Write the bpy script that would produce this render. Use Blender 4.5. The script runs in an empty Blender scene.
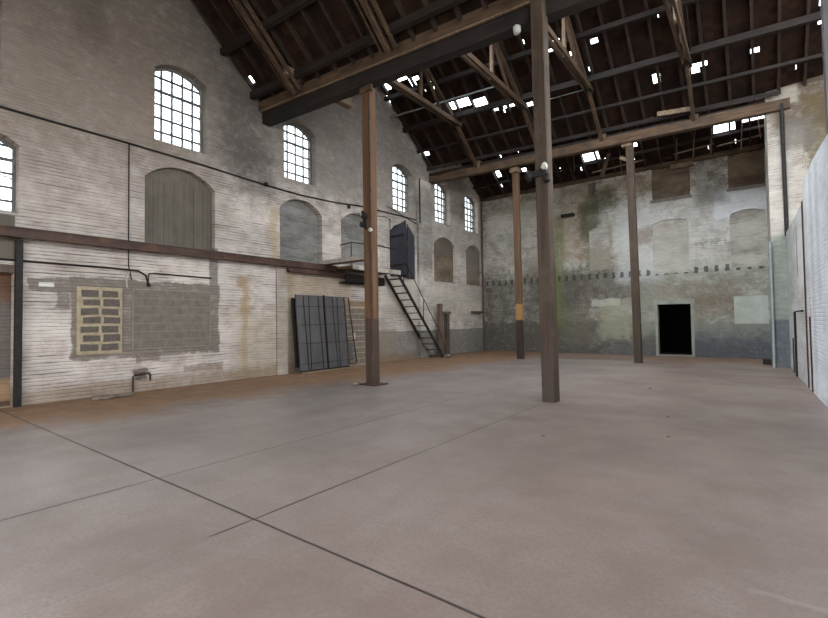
import bpy, math, random
from mathutils import Vector, Matrix
random.seed(7)
C = bpy.context.scene.collection
D = bpy.data

# ------------------------------------------------------------------ colours
def lin(h):
    h = h.lstrip('#'); r = [int(h[i:i+2], 16)/255 for i in (0, 2, 4)]
    return tuple([(c/12.92 if c <= .04045 else ((c+.055)/1.055)**2.4) for c in r] + [1.0])

# ------------------------------------------------------------------ node helper
class NT:
    def __init__(s, name):
        s.m = D.materials.new(name); s.m.use_nodes = True
        s.t = s.m.node_tree; s.n = s.t.nodes; s.n.clear()
        s.out = s.n.new('ShaderNodeOutputMaterial')
        s.b = s.n.new('ShaderNodeBsdfPrincipled')
        s.t.links.new(s.b.outputs[0], s.out.inputs[0])
    def put(s, sock, v):
        if isinstance(v, bpy.types.NodeSocket): s.t.links.new(v, sock)
        elif v is not None:
            if hasattr(sock.default_value, '__len__') and not hasattr(v, '__len__'): v = (v,)*len(sock.default_value)
            sock.default_value = v
    def math(s, op, a, b=None, clamp=False):
        n = s.n.new('ShaderNodeMath'); n.operation = op; n.use_clamp = clamp
        s.put(n.inputs[0], a); s.put(n.inputs[1], b); return n.outputs[0]
    def ramp(s, v, a, b, c=0., d=1.):
        n = s.n.new('ShaderNodeMapRange'); n.interpolation_type = 'SMOOTHSTEP'
        for i, x in enumerate((v, a, b, c, d)): s.put(n.inputs[i], x)
        return n.outputs[0]
    def mix(s, f, a, b, mode='MIX'):
        n = s.n.new('ShaderNodeMix'); n.data_type = 'RGBA'; n.blend_type = mode
        s.put(n.inputs[0], f); s.put(n.inputs[6], a); s.put(n.inputs[7], b); return n.outputs[2]
    def comb(s, x, y, z):
        n = s.n.new('ShaderNodeCombineXYZ')
        for i, v in enumerate((x, y, z)): s.put(n.inputs[i], v)
        return n.outputs[0]
    def noise(s, vec, scale, detail=4, rough=.55):
        n = s.n.new('ShaderNodeTexNoise'); s.put(n.inputs['Vector'], vec)
        n.inputs['Scale'].default_value = scale; n.inputs['Detail'].default_value = detail
        n.inputs['Roughness'].default_value = rough; return n.outputs[0]
    def vmul(s, v, k):
        n = s.n.new('ShaderNodeVectorMath'); n.operation = 'MULTIPLY'
        s.put(n.inputs[0], v); n.inputs[1].default_value = k; return n.outputs[0]
    def pos(s):
        g = s.n.new('ShaderNodeNewGeometry'); x = s.n.new('ShaderNodeSeparateXYZ')
        s.t.links.new(g.outputs['Position'], x.inputs[0]); s.geo = g
        return g.outputs['Position'], x.outputs[0], x.outputs[1], x.outputs[2]
    def obj(s):
        g = s.n.new('ShaderNodeTexCoord'); return g.outputs['Object']
    def bump(s, h, st=.5, dist=.01):
        n = s.n.new('ShaderNodeBump'); n.inputs['Strength'].default_value = st
        n.inputs['Distance'].default_value = dist; s.put(n.inputs['Height'], h)
        s.t.links.new(n.outputs[0], s.b.inputs['Normal'])
    def set(s, col=None, rough=None, metal=None, spec=None):
        s.put(s.b.inputs['Base Color'], col); s.put(s.b.inputs['Roughness'], rough)
        s.put(s.b.inputs['Metallic'], metal); s.put(s.b.inputs['Specular IOR Level'], spec); return s.m
    def box(s, u, v, cu, cv, ru, rv, soft=.1):
        a = s.math('SUBTRACT', s.math('ABSOLUTE', s.math('SUBTRACT', u, cu)), ru)
        b = s.math('SUBTRACT', s.math('ABSOLUTE', s.math('SUBTRACT', v, cv)), rv)
        return s.ramp(s.math('MAXIMUM', a, b), 0., soft, 1., 0.)

def masonry(name, axis, base, alt, stains, brick=(.23, .076), brickvis=.35, wear=('#5e4a3c', .55), bumpst=.9, rough=.85, grime=.55, linek=.62, speck=(.60, .70)):
    """painted / bare brickwork: axis 'x' means the wall lies in the y-z plane"""
    t = NT(name); p, x, y, z = t.pos()
    u = y if axis == 'x' else x
    uv = t.comb(u, z, 0.)
    n1 = t.noise(uv, 2.2, 5); n2 = t.noise(t.vmul(uv, (.35, 1., 1.)), 1.1, 5, .65); n3 = t.noise(uv, 9., 4, .7)
    nw = t.noise(t.vmul(uv, (3., 26., 1.)), 1., 3)               # worn courses
    uu = t.math('ADD', u, t.math('MULTIPLY', t.math('SUBTRACT', n1, .5), .05))
    vv = t.math('ADD', z, t.math('MULTIPLY', t.math('SUBTRACT', n1, .5), .035))
    b = t.n.new('ShaderNodeTexBrick'); t.put(b.inputs['Vector'], t.comb(uu, vv, 0.))
    b.inputs['Scale'].default_value = 1.; b.inputs['Brick Width'].default_value = brick[0]
    b.inputs['Row Height'].default_value = brick[1]; b.inputs['Mortar Size'].default_value = .007
    b.inputs['Mortar Smooth'].default_value = .35
    b.inputs['Color1'].default_value = (.74, .73, .71, 1); b.inputs['Color2'].default_value = (1, 1, 1, 1)
    b.inputs['Mortar'].default_value = (.93, .93, .93, 1)
    col = t.mix(t.ramp(n2, .36, .64), lin(base), lin(alt))
    col = t.mix(t.math('MULTIPLY', t.ramp(n1, .40, .72), grime), col, t.mix(1., col, (.60, .55, .50, 1), 'MULTIPLY'))
    col = t.mix(brickvis, col, b.outputs['Color'], 'MULTIPLY')
    # the mortar beds are dark where the paint has gone
    rowd = t.math('ABSOLUTE', t.math('SUBTRACT', t.math('FRACT', t.math('MULTIPLY', vv, 1/brick[1])), .5))
    bed = t.ramp(rowd, .31, .45)
    lines = t.math('MULTIPLY', bed, t.ramp(t.math('ADD', t.noise(t.vmul(uv, (1.1, 13., 1.)), 1., 5, .7), t.math('MULTIPLY', t.math('SUBTRACT', n2, .5), .5)), .46, .64))
    mort = t.math('MAXIMUM', lines, t.math('MULTIPLY', b.outputs['Fac'], t.math('MULTIPLY', t.ramp(nw, .52, .66), .5)))
    col = t.mix(t.math('MULTIPLY', mort, linek), col, lin('#3f3730'))
    w = t.math('MULTIPLY', t.ramp(t.math('ADD', t.math('MULTIPLY', n3, .6), t.math('MULTIPLY', n1, .4)), *speck), wear[1])
    col = t.mix(w, col, lin(wear[0]))
    wu = t.noise(uv, 2.3, 7, .72); wv = t.noise(t.comb(z, u, 3.), 2.3, 7, .72)
    ls = t.ramp(t.noise(uv, 5., 4, .7), .25, .6)
    for (cu, cv, ru, rv, soft, wob, c, k) in stains:
        if wob >= .4: wob *= 1.7; soft *= 1.6
        us = t.math('ADD', u, t.math('MULTIPLY', t.math('SUBTRACT', wu, .5), wob))
        vs = t.math('ADD', z, t.math('MULTIPLY', t.math('SUBTRACT', wv, .5), wob))
        m = t.box(us, vs, cu, cv, ru, rv, soft)
        m = t.math('MULTIPLY', m, t.math('MULTIPLY', t.ramp(ls, 0., 1., .72, 1.), k))
        col = t.mix(m, col, t.mix(.45, lin(c), t.mix(1., lin(c), b.outputs['Color'], 'MULTIPLY')))
    h = t.math('ADD', t.math('MULTIPLY', bed, -1.), t.math('ADD', t.math('MULTIPLY', n3, .8), t.math('MULTIPLY', nw, .5)))
    t.bump(h, bumpst, .012)
    return t.set(col, rough, 0., .25)

def plain(name, c1, c2, scale=3., rough=.8, bump=.3, stretch=(1, 1, 1), metal=0., detail=5, dirt=None):
    t = NT(name); p, x, y, z = t.pos()
    v = t.vmul(p, stretch); n = t.noise(v, scale, detail, .62); n2 = t.noise(v, scale*6, 3)
    col = t.mix(t.ramp(n, .3, .7), lin(c1), lin(c2))
    if dirt: col = t.mix(t.math('MULTIPLY', t.ramp(t.noise(p, 1.7, 5, .7), .48, .66), dirt[1]), col, lin(dirt[0]))
    t.bump(t.math('ADD', n, t.math('MULTIPLY', n2, .4)), bump, .01)
    return t.set(col, rough, metal, .3)

def wood(name, c1, c2, c3, axis='z', rough=.75, band=None):
    t = NT(name); p, x, y, z = t.pos()
    k = {'z': (16, 16, .7), 'x': (.7, 16, 16), 'y': (16, .7, 16)}[axis]
    v = t.vmul(p, k); n = t.noise(v, 1., 5, .6); n2 = t.noise(p, 1.6, 4, .6); n3 = t.noise(t.vmul(v, (3, 3, 3)), 1., 2)
    col = t.mix(t.ramp(n, .32, .68), lin(c1), lin(c2))
    col = t.mix(t.math('MULTIPLY', t.ramp(n2, .42, .7), .7), col, lin(c3))
    for (z0, z1, c, k2) in (band or []):
        zz = t.math('ADD', z, t.math('MULTIPLY', t.math('SUBTRACT', n2, .5), .08))
        m = t.math('MULTIPLY', t.ramp(zz, z0, z0+.03), t.ramp(zz, z1-.03, z1, 1., 0.))
        col = t.mix(t.math('MULTIPLY', m, t.math('MULTIPLY', t.ramp(n, .1, .6, .75, 1.), k2)), col, lin(c))
    t.bump(t.math('ADD', n, t.math('MULTIPLY', n3, .5)), .6, .012)
    return t.set(col, rough, 0., .3)

# ------------------------------------------------------------------ mesh builder
class MB:
    def __init__(s): s.v = []; s.f = []
    def hexa(s, pts):
        o = len(s.v); s.v += [tuple(p) for p in pts]
        s.f += [tuple(o+i for i in q) for q in ((3, 2, 1, 0), (4, 5, 6, 7), (0, 1, 5, 4), (1, 2, 6, 5), (2, 3, 7, 6), (3, 0, 4, 7))]
        return s
    def box(s, a, b):
        x0, y0, z0 = a; x1, y1, z1 = b
        return s.hexa(((x0, y0, z0), (x1, y0, z0), (x1, y1, z0), (x0, y1, z0), (x0, y0, z1), (x1, y0, z1), (x1, y1, z1), (x0, y1, z1)))
    def bar(s, p, q, w, h, up=(0, 0, 1), ch=0.):
        p = Vector(p); q = Vector(q); d = (q-p).normalized(); up = Vector(up)
        if abs(d.dot(up)) > .98: up = Vector((0, 1, 0))
        r = d.cross(up).normalized(); n = r.cross(d).normalized()
        if ch <= 0: prof = [(-w/2, -h/2), (w/2, -h/2), (w/2, h/2), (-w/2, h/2)]
        else:
            a, b = w/2, h/2
            prof = [(-a+ch, -b), (a-ch, -b), (a, -b+ch), (a, b-ch), (a-ch, b), (-a+ch, b), (-a, b-ch), (-a, -b+ch)]
        return s.loft([[e + r*i + n*j for i, j in prof] for e in (p, q)])
    def loft(s, rings):
        o = len(s.v); k = len(rings[0])
        for r in rings: s.v += [tuple(p) for p in r]
        for i in range(len(rings)-1):
            for j in range(k):
                s.f.append((o+i*k+j, o+i*k+(j+1) % k, o+(i+1)*k+(j+1) % k, o+(i+1)*k+j))
        s.f.append(tuple(o+j for j in reversed(range(k))))
        e = o+(len(rings)-1)*k; s.f.append(tuple(e+j for j in range(k)))
        return s
    def tube(s, pts, r, k=8):
        pts = [Vector(p) for p in pts]; rings = []
        for i, p in enumerate(pts):
            d = (pts[min(i+1, len(pts)-1)]-pts[max(i-1, 0)]).normalized()
            up = Vector((0, 0, 1)) if abs(d.z) < .9 else Vector((0, 1, 0))
            a = d.cross(up).normalized(); b = a.cross(d)
            rings.append([p + (a*math.cos(2*math.pi*j/k) + b*math.sin(2*math.pi*j/k))*r for j in range(k)])
        return s.loft(rings)
    def lump(s, c, r, seed=0, flat=.6):
        rnd = random.Random(seed); c = Vector(c); rings = []
        for i in range(1, 6):
            a = math.pi*i/6
            rings.append([c+Vector((math.sin(a)*math.cos(j*math.pi/4)*r*rnd.uniform(.75, 1.2), math.sin(a)*math.sin(j*math.pi/4)*r*rnd.uniform(.75, 1.2), -math.cos(a)*r*flat)) for j in range(8)])
        return s.loft(rings)
    def build(s, name, mat, parent=None, origin=None, smooth=False):
        if origin is None:
            if parent is not None: origin = (0, 0, 0)
            else:
                xs = [c for c in zip(*s.v)]
                origin = ((min(xs[0])+max(xs[0]))/2, (min(xs[1])+max(xs[1]))/2, min(xs[2]))
        o0 = Vector(origin)
        base = parent_world(parent) if parent is not None else o0
        me = D.meshes.new(name); me.from_pydata([tuple(Vector(v)-base) for v in s.v], [], s.f)
        me.update(); me.materials.append(mat)
        import bmesh
        bm = bmesh.new(); bm.from_mesh(me); bmesh.ops.recalc_face_normals(bm, faces=bm.faces); bm.to_mesh(me); bm.free()
        if smooth:
            for p in me.polygons: p.use_smooth = True
        o = D.objects.new(name, me); C.objects.link(o)
        if parent is not None: o.parent = parent
        else: o.location = o0
        return o

def parent_world(o):
    v = Vector((0, 0, 0))
    while o is not None: v += o.location; o = o.parent
    return v

def tag(o, label=None, cat=None, group=None, kind=None):
    if label: o['label'] = label
    if cat: o['category'] = cat
    if group: o['group'] = group
    if kind: o['kind'] = kind
    return o
def struct(o, label, cat): return tag(o, label, cat, None, 'structure')
def empty(name, loc, label, cat, group=None, kind=None):
    o = D.objects.new(name, None); o.empty_display_size = .2; o.location = loc; C.objects.link(o)
    return tag(o, label, cat, group, kind)

def arch(u0, u1, v0, v1, rise, n=14):
    """outline of an opening with a segmental arched head; v1 is the crown"""
    if rise <= 0: return [(u0, v0), (u1, v0), (u1, v1), (u0, v1)]
    w = (u1-u0)/2; R = (w*w+rise*rise)/(2*rise); c = (u0+u1)/2; a = math.asin(min(1, w/R))
    pts = [(u0, v0), (u1, v0)]
    for i in range(n+1):
        t = a-2*a*i/n
        pts.append((c+R*math.sin(t), v1-R+R*math.cos(t)))
    return pts

def panel(name, outline, holes, thick, M, mat, parent=None, front=0.):
    """flat slab cut from an outline with holes; local z=0 is the face towards the room, the slab lies behind it"""
    cu = D.curves.new(name, 'CURVE'); cu.dimensions = '2D'; cu.fill_mode = 'BOTH'; cu.extrude = thick/2
    for loop in [outline]+holes:
        sp = cu.splines.new('POLY'); sp.points.add(len(loop)-1); sp.use_cyclic_u = True
        for i, (a, b) in enumerate(loop): sp.points[i].co = (a, b, 0, 1)
    o = D.objects.new(name+'_c', cu); C.objects.link(o)
    dg = bpy.context.evaluated_depsgraph_get(); dg.update()
    me = D.meshes.new_from_object(o.evaluated_get(dg)); D.objects.remove(o); D.curves.remove(cu)
    T = M @ Matrix.Translation((0, 0, front-thick/2))
    me.transform(T)
    if parent is not None: base = parent_world(parent)
    else:
        xs = list(zip(*[v.co for v in me.vertices]))
        base = Vector(((min(xs[0])+max(xs[0]))/2, (min(xs[1])+max(xs[1]))/2, min(xs[2])))
    me.transform(Matrix.Translation(-base)); me.name = name
    me.materials.clear(); me.materials.append(mat)
    for p in me.polygons: p.material_index = 0; p.use_smooth = False
    ob = D.objects.new(name, me); C.objects.link(ob)
    if parent is not None: ob.parent = parent
    else: ob.location = base
    return ob

LX, BY, RY = -12.0, 22.2, 18.4
ML = Matrix(((0, 0, 1, LX), (1, 0, 0, 0), (0, 1, 0, 0), (0, 0, 0, 1)))          # left wall  (u=y, v=z), face to +x
MBK = Matrix(((1, 0, 0, 0), (0, 0, -1, BY), (0, 1, 0, 0), (0, 0, 0, 1)))        # back wall  (u=x, v=z), face to -y
MP = Matrix(((1, 0, 0, 0), (0, 0, -1, RY), (0, 1, 0, 0), (0, 0, 0, 1)))

# valley beams run nearly square to the left wall
F1 = lambda x: 8.35+.045*(x+12)
F2 = lambda x: 17.3+.10*(x+12)
ZV1, ZV2, S1, S2 = 8.38, 8.75, .85, .73

# ------------------------------------------------------------------ materials
left_st_shade = [ # cu, cv, ru, rv, soft, wobble, colour, strength
    (6., 8.6, 9., 1.7, 1.6, 1.8, '#6b6159', .7), (3., 6., 3., 1.6, 1.2, 1.6, '#998a7d', .3), (3.75, 9.2, .10, .9, .3, .5, '#332e2a', .6), (7.6, 7.4, .35, .9, .5, .9, '#46403b', .55),  # wide upper-wall boxes paint in light falloff towards the roof, over real soot
    (8.0, 6.2, .3, .5, .4, .9, '#4a4541', .45), (11.2, 7.2, .9, .6, .6, 1.1, '#77716a', .4), (4., 6.9, 1.2, .5, .8, 1.2, '#8b7b6a', .35), (11.5, 9.5, 2.2, .9, 1.2, 1.5, '#6f6860', .45),
    (5.5, 9.6, 3.2, .9, 1.2, 1.5, '#544d47', .55), (2.5, 7.6, 2.5, 1.6, 1.4, 1.6, '#77685a', .40),
    (16.7, 5.9, .45, .9, .4, .8, '#4c4844', .6), (16.2, 7.9, .9, .9, .7, 1.0, '#6d675f', .5), (19.7, 8.0, .5, .9, .4, 1., '#5b564f', .5),
    (7.66, 2.45, .03, .4, .14, .55, '#a08557', .7), (7.64, 1.2, .05, .9, .08, .2, '#a78650', .55), (8.68, 4.4, .04, .7, .14, .5, '#a98e63', .6),
    (5.12, 1.78, 1.70, .90, .05, .34, '#776d63', .96), (3.05, 2.50, .38, .12, .04, .24, '#786e64', .95), (3.26, 2.22, .10, .2, .05, .3, '#786e64', .9),
    (6.68, 3.1, .10, .6, .05, .08, '#77706a', .9), (2.97, 2.50, .12, .035, .02, .03, '#d6d0c8', 1.),
    (9.15, 1.7, .12, 1.7, .2, .5, '#7a6a58', .7), (8.3, .8, .7, .9, .4, .8, '#a39279', .5),
    (10.5, 2.95, 1.2, .45, .3, .6, '#a58f72', .6),
    (20., .55, 7.6, .66, .03, .05, '#6f6b66', .85), (13.5, .55, 1.1, .7, .1, .25, '#8b7c6a', .7),
    (8., .10, 9., .10, .25, .35, '#7b6248', .65), (18.2, 2.7, 4., .5, .4, .8, '#b5ae9c', .5),
    (4.8, .42, .10, .10, .08, .35, '#3b2a22', .8), (5.0, .8, .25, .07, .05, .2, '#584839', .6), (6.4, .45, .5, .06, .08, .25, '#6f5844', .6),
    (18.4, 5.9, 4.2, .5, .5, 1.0, '#9d968b', .4),
]
m_left = masonry('whitewashed_brick', 'x', '#d2c6bb', '#b9ada4', left_st_shade, grime=.65, linek=.9)
m_piers = masonry('limewashed_pier', 'x', '#cec5b9', '#b6ada2', [(16.6, 5.6, .7, 1.3, .6, .8, '#55504a', .6), (20., .55, 7.6, .66, .03, .05, '#6f6b66', .85), (8.9, 1.7, .5, 1.7, .3, .5, '#8b7a66', .55)])
back_st = [
    (-5.5, .65, 8., .72, .15, .5, '#4b4845', .85), (-.8, .62, 1.6, .6, .12, .4, '#5a5c62', .8), (-4.2, .6, .8, .5, .2, .5, '#58595c', .75),
    (-9.5, 1.9, 2.6, 1.7, .6, 1.3, '#5d584e', .7), (-5.6, 2.2, 1.5, 1.3, .6, 1.2, '#726b5a', .55), (-6.3, 3.1, 2.5, .5, .4, .9, '#565049', .65),
    (-1.5, 2.5, 2.4, 1.1, .6, 1.0, '#9a9b8c', .65), (-2.0, 2.65, 1.3, .28, .3, .8, '#80705f', .5), (-1.4, 2.1, .6, .3, .2, .6, '#75614f', .5),
    (-8.8, 4.3, .6, .4, .3, .6, '#6d5a48', .6), (-9.7, 6.9, 1.7, .35, .3, .5, '#c5bfb2', .6), (-9.8, 5.6, 2.0, 1.0, .6, 1.0, '#b3aca0', .5),
    (-7.0, 5.8, .5, 1.2, .3, .6, '#a4907a', .6), (-4.9, 5.2, .6, .8, .4, .8, '#8f8570', .55), (-5.9, 6.0, .25, 1.4, .2, .4, '#c9c5bb', .6),
    (-2.3, 5.9, 2.6, .8, .4, .8, '#d2d0ca', .65), (-.3, 6.2, .9, .5, .15, .3, '#dfe2e6', .8), (-2., 4.1, 2.4, .35, .2, .5, '#cdc9c0', .55),
    (-4.2, 4.8, .6, 1.2, .4, .6, '#c2c2c0', .6), (-5.2, 1.6, .5, .7, .2, .6, '#a19e88', .7), (-5.6, 2.4, .6, .12, .08, .3, '#bdb9aa', .7),
    (-3.9, 5.3, .2, .25, .15, .4, '#7a5d4a', .6), (-1.4, 7.4, .35, .9, .25, .4, '#6a655d', .6), (-4.6, 7.6, 2.5, .25, .2, .4, '#8b7862', .6),
    (-7.72, 3.9, .12, 2.7, .22, .35, '#6b7045', .6), (-7.85, 3.6, .05, 2.2, .06, .25, '#737a44', .5),
    (-6.25, 6.3, .3, .75, .25, .5, '#4a4c34', .75), (-6.15, 5.1, .12, .9, .2, .4, '#5c6142', .6), (-5.75, 7.2, .5, .3, .25, .5, '#4b4c30', .8), (-6.1, 7.75, .12, .3, .1, .2, '#33302a', .8),
    (-9., 7.75, 2.6, .3, .3, .5, '#8a7d6c', .5),
]
m_back = masonry('damp_stained_brick', 'y', '#d8d2c8', '#bab4aa', back_st, brick=(.26, .095), brickvis=.85, wear=('#4d443c', .55), grime=1., linek=.9, speck=(.47, .56))
# the row of joist pockets along the back wall, their dark hollows painted in
def pocket_mask(mat):
    t = NT.__new__(NT); t.m = mat; t.t = mat.node_tree; t.n = t.t.nodes; t.b = [n for n in t.n if n.type == 'BSDF_PRINCIPLED'][0]
    p, x, y, z = t.pos(); wob = t.noise(t.comb(x, z, 5.), 7., 3)
    q = t.math('ADD', x, t.math('MULTIPLY', t.math('SUBTRACT', wob, .5), .16))
    fr = t.math('ABSOLUTE', t.math('SUBTRACT', t.math('FRACT', t.math('MULTIPLY', q, 1/.36)), .5))
    m = t.math('MULTIPLY', t.ramp(fr, .17, .22, 1., 0.), t.ramp(t.math('ABSOLUTE', t.math('SUBTRACT', t.math('ADD', z, t.math('MULTIPLY', t.math('SUBTRACT', wob, .5), .14)), 3.63)), .11, .15, 1., 0.))
    m = t.math('MULTIPLY', m, t.ramp(t.noise(t.comb(x, 0., 0.), 1.9, 2), .30, .42, .35, 1.))
    l = t.b.inputs['Base Color'].links[0].from_socket
    t.put(t.b.inputs['Base Color'], t.mix(t.math('MULTIPLY', m, .8), l, lin('#3d3a35')))
pocket_mask(m_back)
pier_st = [(1.6, 8.6, .9, .9, .3, .6, '#5b4c3d', .9), (1.75, 7.3, .35, 1.0, .12, .5, '#5f5138', .85), (1.15, 7.35, .28, .35, .2, .4, '#6a645c', .8),
           (1.2, 2.2, 1.2, 1.9, .2, .3, '#7e857b', .85), (1.2, .75, 1.2, .72, .1, .2, '#585c64', .9), (.9, 8.6, .25, .2, .15, .3, '#a99f92', .8)]
m_pier = masonry('pale_brick_pier', 'y', '#b9b1a7', '#a79f95', pier_st, brickvis=.6)
m_low = masonry('smooth_limewash', 'x', '#cdcecf', '#b3b4b4', [(16.4, 3.1, .5, .7, .5, 1.0, '#8c8576', .5), (14.2, 2.2, 1.2, 2.2, .8, 1.6, '#b5afa5', .4), (17.9, 1.8, .5, 2.2, .5, .8, '#94978f', .6), (13.45, 2.0, .06, 2.2, .05, .2, '#5c4c40', .8), (12.75, 1.1, .07, .9, .05, .3, '#6b4230', .75), (16.8, .8, .10, .9, .05, .2, '#4e473f', .75), (10., 2.4, 2.3, 1.9, .6, 1.0, '#d3d7dd', .6), (12.1, 2.6, .10, 2., .2, .4, '#a7a6a4', .6), (11.2, 3.2, .08, 1.2, .2, .4, '#aeadaa', .6), (15.2, 3.3, .08, .6, .12, .3, '#66594b', .7)], brickvis=.12, bumpst=.45, wear=('#8d867c', .4), grime=.6)
m_red = masonry('bare_red_brick', 'x', '#74503e', '#5d4a3d', [(2.3, 1.2, 1., .7, .3, .5, '#6d6a66', .75), (2.3, .35, .8, .15, .1, .3, '#b08d66', .7)], brickvis=.7, wear=('#3e2a22', .5))
m_greybrick = masonry('grey_infill_brick', 'x', '#8d8983', '#77746f', [], brickvis=.75, wear=('#5b544d', .4))
m_tanboard = masonry('tan_infill_brick', 'x', '#8a7764', '#6f6052', [(19., 5.3, 4., .4, .3, .5, '#5d554d', .7), (21., 4.6, .8, .6, .3, .6, '#8f887c', .5)], brickvis=.5, wear=('#4d3a2e', .5))
m_brownbrick = masonry('brown_infill_brick', 'y', '#84735f', '#6b5c4e', [], brickvis=.6, wear=('#44372d', .4))
m_paleinfill = masonry('pale_infill_brick', 'y', '#c3beb4', '#aca79d', [(-2.9, 4.6, .5, .9, .2, .4, '#b5ae9f', .5), (-5.8, 4.2, .45, .7, .3, .6, '#867a66', .7)], brickvis=.3)
m_cement = plain('grey_cement_render', '#7a746d', '#686159', 4., .9, .5)
m_tanmortar = plain('tan_mortar', '#a8997f', '#93836a', 8., .9, .6)
m_block = plain('grey_concrete_block', '#645b52', '#534a43', 14., .92, .7)
m_block2 = plain('cement_block', '#776d62', '#665c52', 6., .92, .6)
m_palemortar = plain('pale_mortar', '#8f8878', '#7a7464', 7., .92, .6)
m_greywood = wood('weathered_grey_boards', '#5f574b', '#544c41', '#685f52', 'z')
m_steel = plain('dark_steel_sheet', '#5b5858', '#4c4949', 2.5, .55, .15, (1, 1, .5), .2, dirt=('#5a5148', .5))
m_steel2 = plain('slate_steel_sheet', '#43434c', '#34343b', 2., .5, .12, (1, 1, .4), .2)
m_dark = plain('blackened_iron', '#2a2523', '#1c1816', 9., .6, .3, metal=.3)
m_rust = plain('rusty_painted_steel', '#4e3a30', '#382923', 5., .65, .3, (1, .4, 1), .2, dirt=('#6a4a38', .5))
m_palepaint = plain('chipped_white_steel', '#b7b0a4', '#9d958a', 5., .6, .2, dirt=('#6b5a4b', .6))
m_galv = plain('galvanised_pipe', '#9aa09f', '#868b8a', 6., .45, .1, metal=.4)
m_frame = plain('window_frame_paint', '#6f6d6a', '#59564f', 7., .6, .2)
m_bars = plain('thin_glazing_bar', '#5b5b5c', '#4a4a4b', 7., .6, .1)
m_sill = plain('stone_sill', '#8c8880', '#77736b', 6., .85, .4)
m_jamb = plain('pale_door_surround', '#99998e', '#868679', 4., .85, .3)
m_plaster = plain('smooth_plaster_patch', '#b4b7ae', '#a5a89c', 2.5, .85, .15)
m_black = plain('unlit_room_lining', '#0b0a0a', '#070606', 3., .95, .1)  # near-black colour stands for the darkness inside the openings
m_ceram = plain('dirty_porcelain', '#c9c6bd', '#a09c92', 12., .4, .1)
m_stone = plain('rubble_stone', '#8c7f70', '#6f6356', 9., .9, .6)
m_post = wood('old_pine_post', '#46372a', '#30271e', '#524436', 'z', band=[(-1, 1.0, '#3f332c', .55)])
m_postB = wood('dipped_pine_post', '#6e4f36', '#4f3826', '#5f4530', 'z', band=[(-1, 1.72, '#3a2f2a', .85)])
m_postD = wood('yellow_banded_post', '#6b5039', '#4f3b2b', '#5d4835', 'z', band=[(-1, 1.62, '#2d2522', .9), (1.62, 2.3, '#a9814d', .7)])
m_beam = wood('brown_beam', '#624c38', '#463628', '#362b24', 'x')
m_beamd = wood('sooty_beam', '#2e2520', '#201a17', '#1a1513', 'x')
m_raft = wood('sooty_rafter', '#3d2f26', '#2a1f18', '#211a16', 'y')
m_truss = wood('truss_timber', '#58442f', '#403125', '#2f251f', 'y')
m_plank = wood('worn_plank', '#8b7660', '#6d5a48', '#57493d', 'y')
m_planko = wood('grey_brown_timber', '#6b5a4a', '#51443a', '#453a33', 'z')

def roof_mat():
    t = NT('old_clay_tiles'); p, x, y, z = t.pos()
    g = t.n.new('ShaderNodeNewGeometry'); r = g.outputs['Random Per Island']
    col = t.mix(r, lin('#1f130d'), lin('#332016'))
    col = t.mix(t.ramp(t.noise(p, .9, 4), .45, .7), col, lin('#1c120f'))
    t.bump(t.noise(p, 18., 3), .4, .01)
    return t.set(col, .85, 0., .2)
m_tile = roof_mat()

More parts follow.
